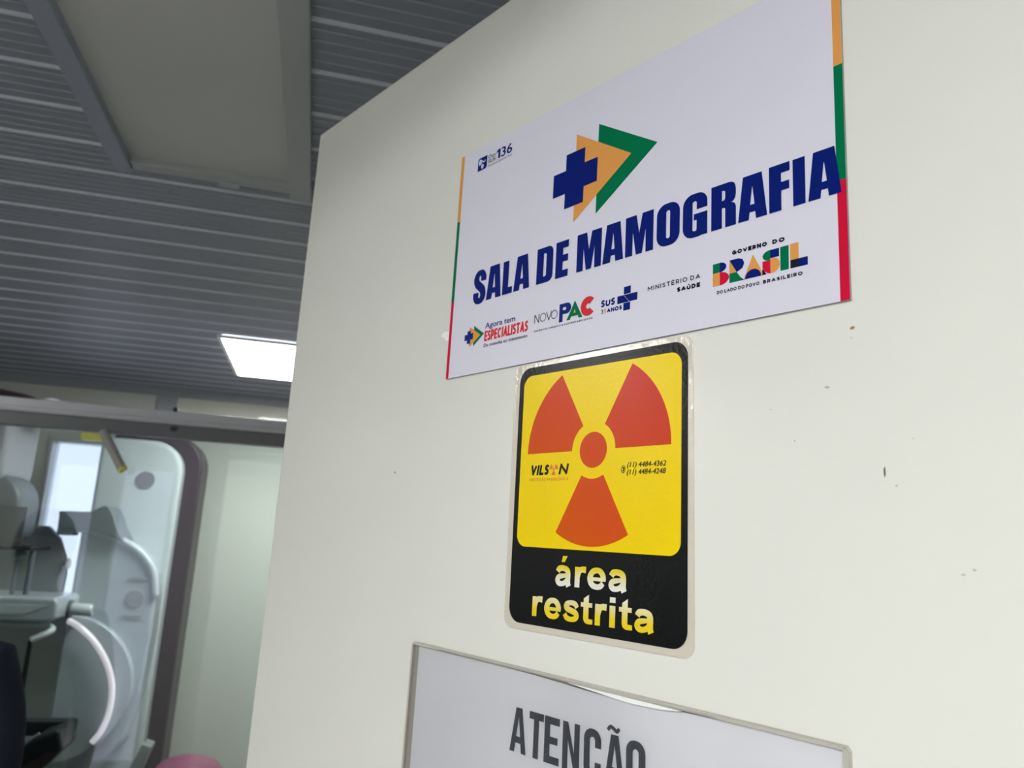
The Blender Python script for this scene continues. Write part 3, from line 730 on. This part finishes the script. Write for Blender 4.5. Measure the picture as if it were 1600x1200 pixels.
k.caps('VILS', 96.6, 113.0, -74.3, 6.4, 'st_black', 0.25, 0.16, 0.10, 0.75); k.caps('N', 121.6, 129.6, -74.3, 6.4, 'st_black', 0.25, 0.16)
for a in (0, 120, 240): k.sector(117.0, -71.0, 1.3, 3.7, math.radians(a), math.radians(a + 60), 'st_orange', 8)
k.disc(117.0, -71.0, 0.8, 'st_orange', 14)
k.caps('PROTE\u00c7\u00c3O RADIOL\u00d3GICA', 96.0, 129.8, -77.9, 1.7, 'st_orange', 0.18, 0.1, 0.24)
k.build('maker_lettering', stick, 'small black and orange maker lettering')
k = sk(['st_black'], 3)
k.text('(11) 4484-4362', 174.9, 201.8, -71.9, 2.9, 'st_black', 0.026, 0.2); k.text('(11) 4484-4248', 174.9, 201.8, -76.0, 2.9, 'st_black', 0.026, 0.2)
k.ring([(172.2 + 1.6 * math.cos(a * PI / 12), -72.9 + 2.2 * math.sin(a * PI / 12)) for a in range(24)], [(172.2 + 1.25 * math.cos(a * PI / 12), -72.9 + 1.8 * math.sin(a * PI / 12)) for a in range(24)])
k.ribbon([(171.7, -71.9), (172.7, -72.3), (172.6, -73.2), (171.9, -74.1)], .8)
k.build('telephone_lettering', stick, 'small black telephone numbers')
k = sk(['st_white1'], 2)
for x, f, wd in ((122.4, l_a, 13.3), (138.2, l_r, 8.8), (148.1, l_e, 13.8), (163.8, l_a, 13.6)): k.at(x, -139.8); f(k, wd)
k.at(0, 0); k.poly([(127.2, -126.2), (129.6, -126.2), (132.0, -122.6), (128.2, -122.6)])
k.build('upper_word', stick, 'white to yellow lettering área')
k = sk(['st_white2'], 2)
for x, f, wd in ((104.0, l_r, 8.7), (114.4, l_e, 13.7), (129.8, l_s, 12.9), (143.8, l_t, 9.2), (154.7, l_r, 8.6), (165.3, l_i, 4.2), (172.0, l_t, 9.3), (182.6, l_a, 13.6)): k.at(x, -159.1); f(k, wd)
k.build('lower_word', stick, 'yellow lettering restrita')

# ------------------------------------------------------------------ paper notice in a clear sleeve
P0 = (-14.0, -408.0)
def pt(p): return ((p[0] - P0[0]) / 1000, (p[1] - P0[1]) / 1000)
s = MB()
s.prism([pt(q) for q in ((-16.5, -407), (295.5, -407), (298.0, -193.8), (296.5, -191.9), (-12.0, -188.2), (-13.7, -189.8))], -0.0012, -0.00002)
slv = thing_on_door('document_sleeve', s, M['sleeve_back'], P0, 'clear plastic sleeve with a white paper headed ATENÇÃO, lowest on the door', 'document sleeve')
# paper: a sheet that bows outwards a little along its top edge
def sheet(x0, x1, top, z0, yb, bow, nx=40, nz=16):
    V = []; F = []
    for j in range(nz + 1):
        for i in range(nx + 1):
            t = i / nx; x = x0 + (x1 - x0) * t
            zt = top(x); z = z0 + (zt - z0) * j / nz
            V.append((*[(x - P0[0]) / 1000], yb - bow(x, z), (z - P0[1]) / 1000))
    for j in range(nz):
        for i in range(nx):
            a = j * (nx + 1) + i; F.append((a, a + 1, a + nx + 2, a + nx + 1))
    return V, F
hump = lambda x, c, w_: math.exp(-((x - c) / w_) ** 2)
bow = lambda x, z: 0.0016 * hump(x, 175, 45) * max(0.0, 1 - (-195 - z) / 60) + 0.0005 * hump(x, 60, 60)
s = MB(); s.add(*sheet(-6.5, 294.8, lambda x: -190.6 - 0.0115 * x - 1.6 * hump(x, 165, 40), -403, -0.0018, bow), 0, True)
s.build('paper', M['paper'], slv)
k = Ink(P0[0], P0[1], -0.0021, ['atencao']); k.bow = bow
CH = 24.7
def u_A(wd):
    c = wd / 2
    for m in (1, -1):
        X = lambda x: x if m == 1 else wd - x
        k.poly([(X(0), 0), (X(4.0), 0), (X(4.75), 5.2), (X(c), 5.2), (X(c), 8.8), (X(5.2), 8.8), (X(c), 19.5), (X(c), CH), (X(4.4), CH)])
B = -237.0
k.at(92.3, B); u_A(13.9)
k.at(108.2, B); k.rect(0, CH - 4, 11.9, CH); k.rect(3.9, 0, 8.1, CH - 4)
k.at(121.0, B); k.rect(0, 0, 4.4, CH); k.rect(4.4, 0, 12, 4); k.rect(4.4, CH - 4, 12, CH); k.rect(4.4, 10.4, 10.6, 14.2)
k.at(135.6, B); k.rect(0, 0, 4.0, CH); k.rect(8.9, 0, 12.9, CH); k.poly([(4.0, CH), (4.0, 15.5), (8.9, 0), (8.9, 9)])
def u_ring(wd, skip=()):
    O = rr(0, wd, 0, CH, 5.6, 8); I = rr(4.3, wd - 4.3, 4.0, CH - 4.0, 1.9, 8); k.ring(O, I, None, skip)
k.at(151.8, B); u_ring(12.4, (17,)); k.rect(8.1, 5.4, 12.4, 8.3); k.rect(8.1, 15.6, 12.4, 19.2); k.ribbon([(6.2, 0.5), (6.2, -1.5), (7.6, -2.6), (6.6, -4.2), (4.6, -4.2)], 1.6)
k.at(166.6, B); u_A(13.9); k.ribbon([(2.2, CH + 1.7), (4.0, CH + 3.6), (6.4, CH + 2.9), (8.4, CH + 1.9), (10.0, CH + 3.6)], 1.9)
k.at(181.2, B); u_ring(12.4)
k.build('heading', slv, 'dark grey heading ATENÇÃO')
s = MB(); s.add(*sheet(-12.6, 296.6, lambda x: -189.2 - 0.0118 * x, -406, -0.0031, bow), 0, True)
s.build('clear_front', M['sleeve_film'], slv)
s = MB()
s.prism([pt(q) for q in ((-13.6, -190.2), (-12.0, -188.3), (296.2, -192.0), (296.2, -193.6), (-12.0, -190.0))], -0.0034, -0.0012)
s.build('welded_edge', M['sleeve_back'], slv)
s = MB(); s.prism([pt(q) for q in [(140, -191.6), (160, -191.9), (205, -192.5), (216, -192.75), (203, -194.2), (185, -194.6), (168, -193.6), (152, -192.4)]], -0.0050, -0.0030); s.build('lip_highlight', M['tape'], slv)  # white sliver paints the highlight on the sleeve's bulging top edge
s = MB(); s.prism([pt(q) for q in ((295.6, -192.2), (297.8, -194.0), (295.4, -406), (293.4, -406))], -0.0034, -0.0012); s.build('welded_edge', M['sleeve_back'], slv)
s = MB(); s.prism([pt(q) for q in ((-16.4, -406), (-13.6, -190.0), (-12.0, -190.0), (-14.8, -406))], -0.0034, -0.0012); s.build('welded_edge', M['sleeve_back'], slv)

# ------------------------------------------------------------------ glass screen
GY = 2.40
sg = empty('shield_screen', (-0.6, GY, 0)); tag(sg, 'clear protective glass screen with grey metal top rail in front of the mammography machine', 'screen')
mb = MB(); mb.box(-1.70, 0.60, GY - .004, GY + .004, 0.50, 1.94); child(mb, 'glass_pane', M['glass'], sg)
mb = MB(); mb.box(-1.72, 0.62, GY - .026, GY + .026, 1.968, 2.006); mb.box(-1.72, 0.62, GY - .030, GY - .026, 1.972, 1.982); child(mb, 'top_rail', M['alu'], sg, 0.004)
mb = MB(); mb.box(-1.72, 0.62, GY - .020, GY + .020, 1.930, 1.968); child(mb, 'glazing_channel', M['alu_dark'], sg, 0.002)
for x in (-1.745, 0.62):
    mb = MB(); mb.box(x, x + .045, GY - .026, GY + .026, 0, 2.006); child(mb, 'post', M['alu'], sg, 0.003)
mb = MB(); mb.box(-1.70, 0.62, GY - .018, GY + .018, 0.06, 0.50); child(mb, 'base_panel', M['housing'], sg)
for px, pz in ((-0.418, 2.012), (-0.418, 1.957)):
    mb = MB(); mb.tube([(px, GY - .034, pz - .002), (px, GY - .018, pz - .002)], 0.007); child(mb, 'screw', M['screw'], sg)
# cylinder with yellow end hanging from the rail
cy = empty('hanging_handle', (-0.59, GY - .05, 1.93)); tag(cy, 'grey tubular handle with yellow ends hanging below the screen rail', 'handle')
mb = MB(); mb.tube([(-0.594, GY - .045, 1.930), (-0.527, GY - .060, 1.832)], 0.0125, 16); child(mb, 'tube', M['tube_grey'], cy)
mb = MB(); mb.tube([(-0.5275, GY - .060, 1.8325), (-0.5225, GY - .061, 1.826)], 0.0132, 16); child(mb, 'end_cap', M['yellow_plastic'], cy)
mb = MB(); mb.prism(rr(-0.645, -0.585, 1.902, 1.922, 0.004), GY - .050, GY - .022); child(mb, 'clip', M['yellow_plastic'], cy)

# ------------------------------------------------------------------ mammography machine
mm = empty('mammography_machine', (-0.66, 3.3, 0)); tag(mm, 'tall white and plum mammography machine standing behind the glass screen', 'medical machine')
ch = lambda mb_, name, m, b=0.0: child(mb_, name, m, mm, b)
mb = MB(); mb.prism(rr(-0.80, -0.456, 0.04, 2.045, [.02, .02, .13, .05], 12), 3.325, 3.52); ch(mb, 'rear_shell', M['purple'], 0.012)
mb = MB(); mb.prism(rr(-0.815, -0.515, 0.06, 2.004, [.02, .03, .115, .03], 12), 3.235, 3.325); ch(mb, 'column_cover', M['white_plastic'], 0.016)
mb = MB(); mb.box(-1.40, -0.46, 3.0, 3.56, 0.0, 0.06); ch(mb, 'base', M['mid'], 0.01)
arm = [(-.80, 1.655), (-.741, 1.652), (-.68, 1.634), (-.615, 1.602), (-.565, 1.560), (-.535, 1.51), (-.522, 1.437), (-.520, 1.30), (-.528, 1.10), (-.56, .95), (-.63, .86), (-.72, .82), (-.80, .82)]
mb = MB(); mb.prism(list(reversed(arm)), 3.105, 3.245); ch(mb, 'arm_cover', M['arm_plastic'], 0.012)
mb = MB(); mb.tube(spline([(-.855, 3.10, 1.655), (-.741, 3.10, 1.651), (-.615, 3.10, 1.601), (-.545, 3.10, 1.53), (-.522, 3.10, 1.44)]), 0.013, 10); ch(mb, 'arm_rim', M['white_plastic'])
wedge = spline([(-.866, 1.700), (-.860, 1.714), (-.772, 1.718), (-.745, 1.733), (-.722, 1.741), (-.70, 1.72), (-.678, 1.67), (-.650, 1.625)]) + [(-.70, 1.638), (-.75, 1.648), (-.864, 1.652)]
mb = MB(); mb.prism(list(reversed(wedge)), 3.06, 3.24); ch(mb, 'upper_bracket', M['slate'], 0.006)
mb = MB(); mb.prism(rr(-.864, -.815, 1.632, 1.655, .006), 3.06, 3.14); ch(mb, 'bracket_foot', M['slate'])
disc = [(-.79 + .24 * math.cos(a), 1.125 + .24 * math.sin(a)) for a in [(-0.5 * PI) + PI * i / 24 for i in range(25)]]
mb = MB(); mb.prism(disc, 3.07, 3.108); ch(mb, 'turning_disc', M['arm_plastic'], 0.006)
mb = MB(); mb.tube(spline([(-.775, 3.04, 1.350), (-.735, 3.03, 1.330), (-.685, 3.03, 1.288), (-.636, 3.03, 1.222), (-.607, 3.03, 1.150), (-.601, 3.03, 1.075), (-.614, 3.03, 1.008), (-.640, 3.03, .964)]), 0.0100, 12); ch(mb, 'arc_handle', M['lit_handle'])
for a_, b_ in (((-.636, 3.03, .972), (-.632, 3.075, .985)), ((-.765, 3.038, 1.345), (-.760, 3.075, 1.335))):
    mb = MB(); mb.tube([a_, b_], 0.009); ch(mb, 'handle_mount', M['mid'])
def vdisc(cx, cz, r, y, t=0.006, n=28, rz=None):
    mb = MB(); mb.prism([(cx + r * math.cos(2 * PI * i / n), cz + (rz or r) * math.sin(2 * PI * i / n)) for i in range(n)], y - t, y); return mb
ch(vdisc(-.639, 1.851, .033, 3.235), 'round_button', M['button'], 0.002)
ch(vdisc(-.590, 1.425, .030, 3.105, .005), 'round_switch', M['emblem'], 0.002)
for zc, s_ in ((1.487, 1), (1.368, -1)):
    mb = MB(); mb.prism([(-.590 + .036 * math.cos(a), zc + s_ * .012 * math.sin(a)) if True else None for a in ([PI * i / 12 for i in range(13)] if s_ == 1 else [PI - PI * i / 12 for i in range(13)])], 3.100, 3.105); ch(mb, 'arc_button', M['emblem'])
# spine at the far left carries tube head, housing and detector
mb = MB(); mb.box(-1.36, -1.20, 3.06, 3.28, 0.06, 2.04); ch(mb, 'spine', M['housing'], 0.015)
mb = MB(); mb.prism(rr(-1.34, -1.00, 1.80, 2.065, [.02, .03, .03, .03]), 2.86, 3.16); ch(mb, 'tube_housing', M['housing'], 0.02)
mb = MB(); mb.ellipsoid((-1.15, 3.0, 2.020), (.275, .15, .095), zmin=-0.1); ch(mb, 'top_dome', M['purple'])
mb = MB(); mb.ellipsoid((-.925, 2.96, 2.068), (.045, .04, .026)); ch(mb, 'dome_cap', M['handle_white'])
mb = MB(); mb.prism(rr(-1.30, -0.942, 1.605, 1.826, [.03, .04, .10, .03], 10), 2.90, 3.10); ch(mb, 'tube_head', M['slate'], 0.02)
inner = [(-1.25, 1.43), (-.832, 1.43), (-.830, 1.50), (-.842, 1.56), (-.868, 1.62), (-.91, 1.66), (-1.25, 1.66)]
mb = MB(); mb.prism(inner, 3.11, 3.15); ch(mb, 'arm_inner_panel', M['mid'], 0.006)
mb = MB(); mb.ellipsoid((-.822, 3.10, 1.535), (.010, .010, .020)); ch(mb, 'knob', M['handle_white'])
mb = MB(); mb.prism([(-1.20, 1.590), (-.906, 1.590), (-.906, 1.717), (-1.20, 1.717)], 2.862, 2.866); ch(mb, 'face_shield', M['acrylic'])
mb = MB(); mb.box(-1.18, -.880, 2.88, 3.08, 1.580, 1.592); ch(mb, 'compression_paddle', M['dark'], 0.003)
for x, r in ((-.893, .0085), (-.935, .0055)):
    mb = MB(); mb.tube([(x, 2.95, 1.585), (x, 2.95, 1.435)], r); ch(mb, 'paddle_post', M['slate'])
mb = MB(); mb.ellipsoid((-.925, 2.94, 1.565), (.018, .018, .016)); ch(mb, 'paddle_clamp', M['slate'])
mb = MB(); mb.prism(rr(-1.30, -0.768, 1.362, 1.437, [.015, .03, .02, .02]), 2.86, 3.12); bk = ch(mb, 'detector_tray', M['arm_plastic'], 0.010)
mb = MB(); mb.prism([(-1.25, 1.385), (-.86, 1.385), (-.80, 1.412), (-1.25, 1.412)], 2.856, 2.862); o = mb.build('front_plate', M['white_plastic'], bk); o.matrix_parent_inverse = Matrix.Identity(4)
mb = MB(); mb.tube([(-.768, 2.99, 1.393), (-.757, 2.99, 1.393)], 0.030, 20); ch(mb, 'knob_collar', M['slate'])
mb = MB(); mb.tube([(-.757, 2.99, 1.393), (-.700, 2.99, 1.391), (-.694, 2.99, 1.391)], [.021, .021, .017], 20); ch(mb, 'tray_knob', M['white_plastic'])
mb = MB(); mb.tube(spline([(-1.25, 2.93, 1.346), (-.90, 2.93, 1.345), (-.815, 2.93, 1.343), (-.788, 2.92, 1.336), (-.795, 2.90, 1.325), (-.835, 2.88, 1.305)]), 0.010); ch(mb, 'grab_bar', M['white_plastic'])
mb = MB(); mb.prism([(-.548, .80), (-.50, .80), (-.455, .948), (-.485, .958)], 3.04, 3.12); ch(mb, 'side_rest', M['mid'], 0.005)

# ------------------------------------------------------------------ dark control stand, low at the left
cs = empty('control_stand', (-0.86, 3.2, 0)); tag(cs, 'black control stand with slanted console low at the left, left of the white arc handle', 'control stand')
mb = MB(); mb.lathe([(.16, 0.062), (.16, .08), (.03, .10)], -0.93, 2.86, 28); child(mb, 'foot', M['dark'], cs)
mb = MB(); mb.tube([(-0.93, 2.86, .09), (-0.93, 2.86, 1.0)], 0.018); child(mb, 'column', M['dark'], cs)
mb = MB(); mb.tube([(-.865, 2.99, 1.01), (-.866, 2.99, 1.29)], 0.0075); child(mb, 'rod', M['dark'], cs)
mb = MB(); mb.prism(rr(-.965, -.690, 1.000, 1.044, .008), 2.96, 3.02); child(mb, 'crossbar', M['dark'], cs, 0.003)
mb = MB(); mb.prism([(-1.05, .83), (-.79, .86), (-.672, .995), (-.690, 1.055), (-.755, 1.03), (-.83, .965), (-1.05, .955)], 2.80, 2.955); child(mb, 'console', M['dark'], cs, 0.01)
mb = MB(); mb.tube([(-.845, 2.800, .962), (-.742, 2.800, 1.045)], 0.004); child(mb, 'console_edge_highlight', M['mid'], cs)  # grey rod paints the lit upper edge of the black console

# ------------------------------------------------------------------ pink bin
pb = empty('waste_bin', (-0.325, 3.02, 0)); tag(pb, 'pink bin with domed lid on the floor right of the mammography machine', 'bin')
mb = MB(); mb.lathe([(.085, 0.0), (.10, .02), (.112, .80), (.114, .82)], -.325, 3.02); child(mb, 'body', M['pink'], pb)
mb = MB(); mb.lathe([(.118, .80), (.120, .845), (.112, .880), (.09, .905), (.05, .920), (.005, .925)], -.325, 3.02); child(mb, 'lid', M['pink'], pb)

# ------------------------------------------------------------------ person at the left edge
def skin(name, nodes, edges, m, parent, root=0, sub=2):
    me = bpy.data.meshes.new(name); bm = bmesh.new()
    lay = bm.verts.layers.skin.verify(); V = []
    for (x, y, z, r) in nodes:
        v = bm.verts.new((x, y, z)); rr_ = r if isinstance(r, tuple) else (r, r); v[lay].radius = rr_; V.append(v)
    V[root][lay].use_root = True
    for a, b in edges: bm.edges.new((V[a], V[b]))
    bm.to_mesh(me); bm.free(); me.materials.append(m)
    o = bpy.data.objects.new(name, me); COL.objects.link(o)
    if parent: o.parent = parent
    mo = o.modifiers.new('skin', 'SKIN'); mo.use_smooth_shade = True
    su = o.modifiers.new('subsurf', 'SUBSURF'); su.levels = sub; su.render_levels = sub
    return o
pr = empty('person', (-0.815, 2.0, 0)); tag(pr, 'person in dark navy top standing in front of the glass screen at the left edge', 'person')
N = [(0, 0, .95, (.155, .115)), (0, 0, 1.10, (.135, .10)), (0, .0, 1.26, (.155, .11)), (0, 0, 1.385, (.13, .085)), (0, .01, 1.455, .05), (0, .02, 1.505, .060), (0, .025, 1.575, (.098, .112)), (0, .02, 1.645, (.095, .112)),
     (.155, 0, 1.365, .056), (.195, 0, 1.24, .048), (.205, .0, 1.09, .042), (.205, .04, .97, .036), (.20, .07, .85, .026), (.198, .085, .79, .03),
     (-.155, 0, 1.365, .056), (-.195, 0, 1.24, .048), (-.205, .0, 1.09, .042), (-.205, .04, .97, .036), (-.20, .07, .85, .026), (-.198, .085, .79, .03),
     (.09, 0, .80, .085), (.095, .01, .50, .058), (.095, -.005, .30, .052), (.095, -.01, .09, .036), (.095, .11, .035, .033),
     (-.09, 0, .80, .085), (-.095, .01, .50, .058), (-.095, -.005, .30, .052), (-.095, -.01, .09, .036), (-.095, .11, .035, .033), (0, .128, 1.575, .014)]
E_ = [(0, 1), (1, 2), (2, 3), (3, 4), (4, 5), (5, 6), (6, 7), (3, 8), (8, 9), (9, 10), (10, 11), (11, 12), (12, 13), (3, 14), (14, 15), (15, 16), (16, 17), (17, 18), (18, 19), (0, 20), (20, 21), (21, 22), (22, 23), (23, 24), (0, 25), (25, 26), (26, 27), (27, 28), (28, 29), (6, 30)]
for sgn in (1, -1):                                    # five fingers each
    base = 13 if sgn == 1 else 19
    for fi, (dy, l, r) in enumerate(((.030, .062, .0088), (.012, .072, .009), (-.006, .068, .0088), (-.024, .054, .008))):
        a = len(N)
        N += [(sgn * .198, .085 + dy, .755, r), (sgn * .194, .09 + dy, .755 - l * .55, r * .95), (sgn * .184, .092 + dy, .755 - l, r * .85)]
        E_ += [(base, a), (a, a + 1), (a + 1, a + 2)]
    a = len(N); N += [(sgn * .188, .122, .785, .010), (sgn * .182, .142, .752, .009)]; E_ += [(base, a), (a, a + 1)]
body = skin('body', N, E_, M['skin'], pr)
shirt = skin('top', [(0, 0, .90, (.175, .135)), (0, 0, 1.10, (.155, .12)), (0, 0, 1.26, (.172, .128)), (0, 0, 1.388, (.145, .10)), (0, .01, 1.44, .065),
              (.160, 0, 1.362, .070), (.194, 0, 1.27, .066), (.205, 0, 1.16, .060), (.207, .005, 1.05, .056), (-.160, 0, 1.362, .070), (-.194, 0, 1.27, .066), (-.205, 0, 1.16, .060), (-.207, .005, 1.05, .056)],
             [(0, 1), (1, 2), (2, 3), (3, 4), (3, 5), (5, 6), (6, 7), (7, 8), (3, 9), (9, 10), (10, 11), (11, 12)], M['navy_cloth'], pr)
skin('trousers', [(0, 0, .94, (.168, .128)), (.092, 0, .80, .10), (.097, .01, .50, .075), (.097, 0, .12, .062), (-.092, 0, .80, .10), (-.097, .01, .50, .075), (-.097, 0, .12, .062)], [(0, 1), (1, 2), (2, 3), (0, 4), (4, 5), (5, 6)], M['trousers'], pr)
for sx in (1, -1):
    mb = MB(); mb.ellipsoid((sx * .095, .05, .035), (.05, .135, .055), zmin=-0.62); mb.build('shoe', M['shoe'], pr)
mb = MB(); mb.ellipsoid((0, .004, 1.615), (.085, .098, .105), zmin=-0.75); mb.build('hair', M['hair'], pr)
